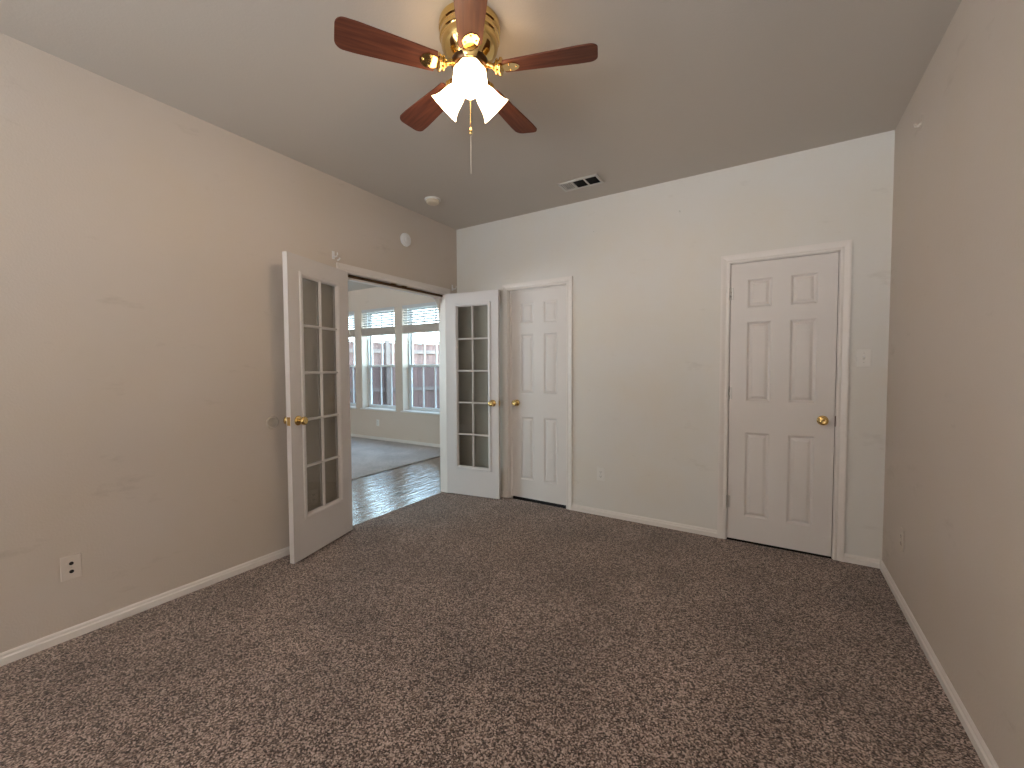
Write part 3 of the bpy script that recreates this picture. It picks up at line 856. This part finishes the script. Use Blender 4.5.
outlet((0, -2.932, 0.345), PI / 2, 'beige outlet low on the left wall in the foreground', M['outlet'], True)
outlet((0, -1.680, 0.352), PI / 2, 'outlet on the left wall seen through the bottom pane of the near french door', M['outlet'])
outlet((1.594, 0, 0.365), 0, 'white outlet low on the back wall between the two six-panel doors', M['plastic'])
outlet((W, -0.470, 0.354), -PI / 2, 'outlet painted over in wall colour low on the right wall', M['wall'])
outlet((-3.215, YW, 0.31), 0, 'outlet under the middle window of the far room', M['plastic'])

sw = empty('light_switch', (3.350, 0, 1.350))
tag(sw, 'white toggle light switch on the back wall right of the wide door', 'light switch')
MB().box(-0.036, 0.036, -0.006, -0.0005, -0.058, 0.058).build('cover_plate', M['plastic'], sw, smooth=False, bevel=0.003)
tg = MB(); tg.box(-0.005, 0.005, -0.020, -0.004, -0.005, 0.005, Tm((0, 0, 0.002), (math.radians(-25), 0, 0))); tg.build('toggle', M['bright_plastic'], sw, smooth=False, bevel=0.0015)
MB().box(-0.006, 0.006, -0.0068, -0.0058, -0.012, 0.012).build('toggle_slot', M['vent'], sw, smooth=False)
for z in (-0.030, 0.030): MB().lathe([(0, 0.006), (0.003, 0.006), (0.0025, 0.0075), (0, 0.008)], 12, Tm((0, 0, z), (PI / 2, 0, 0))).build('screw', M['steel'], sw)

M['bumper'] = simple('shaded_cream_plastic', (0.46, 0.41, 0.35), 0.45)  # cream plastic darkened, the shadow it sits in put into its colour
wb = tag(MB().lathe([(0.0, 0.001), (0.041, 0.001), (0.042, 0.004), (0.040, 0.009), (0.034, 0.011), (0.028, 0.009), (0.020, 0.005), (0.0, 0.004)], 32, rm).build('wall_bumper', M['bumper'], ang=60),
         'round shadow-darkened cream door bumper disc on the left wall behind the near knob', 'door bumper')
wb.location = (0, -1.960, 0.935)


def bracket(y, z, label):
    o = empty('curtain_bracket', (0, y, z))
    tag(o, label, 'bracket', 'curtain rod brackets above the french doors')
    MB().box(0.0005, 0.004, -0.011, 0.011, -0.030, 0.030).build('back_plate', M['bright_plastic'], o, smooth=False, bevel=0.0015)
    MB().tube([(0.003, 0, -0.012), (0.030, 0, -0.016), (0.045, 0, -0.014), (0.052, 0, -0.002), (0.052, 0, 0.012)], [0.006, 0.0055, 0.005, 0.005, 0.004], 10).build('hook_arm', M['bright_plastic'], o)
    return o


bracket(-1.472, 2.158, 'small white curtain rod bracket above the near french door leaf')
bracket(-0.078, 2.132, 'small white curtain rod bracket above the far french door leaf near the corner')
for (y, z, lab) in ((-1.447, 2.122, 'white peg on the wall just below the near curtain bracket'),):
    pg = tag(MB().tube([(0.018, 0, 0.0), (0.040, 0, 0.004), (0.046, 0, 0.014)], 0.0055, 8).build('wall_peg', M['bright_plastic']), lab, 'peg'); pg.location = (0, y, z)

hk = empty('wall_hook', (W, -0.575, 2.52))
tag(hk, 'small pale hook high on the right wall', 'hook')
MB().box(-0.004, -0.0005, -0.012, 0.012, -0.028, 0.030).build('back_plate', M['wall'], hk, smooth=False, bevel=0.0015)
MB().tube([(-0.003, 0, -0.006), (-0.016, 0, -0.018), (-0.026, 0, -0.016), (-0.028, 0, -0.004)], 0.005, 8).build('hook_arm', M['outlet'], hk)
na = tag(MB().tube([(0, 0.001, 0), (0, -0.016, 0.003)], [0.003, 0.005], 10).build('nail', M['steel']), 'nail high in the back wall nearer the wide door', 'nail')
na.location = (2.223, 0, 2.497)
na = tag(MB().tube([(0, 0.001, 0), (0, -0.010, 0.002)], [0.0025, 0.004], 10).build('nail', M['steel']), 'small nail high in the back wall directly below the ceiling vent', 'nail')
na.location = (1.523, 0, 2.465)
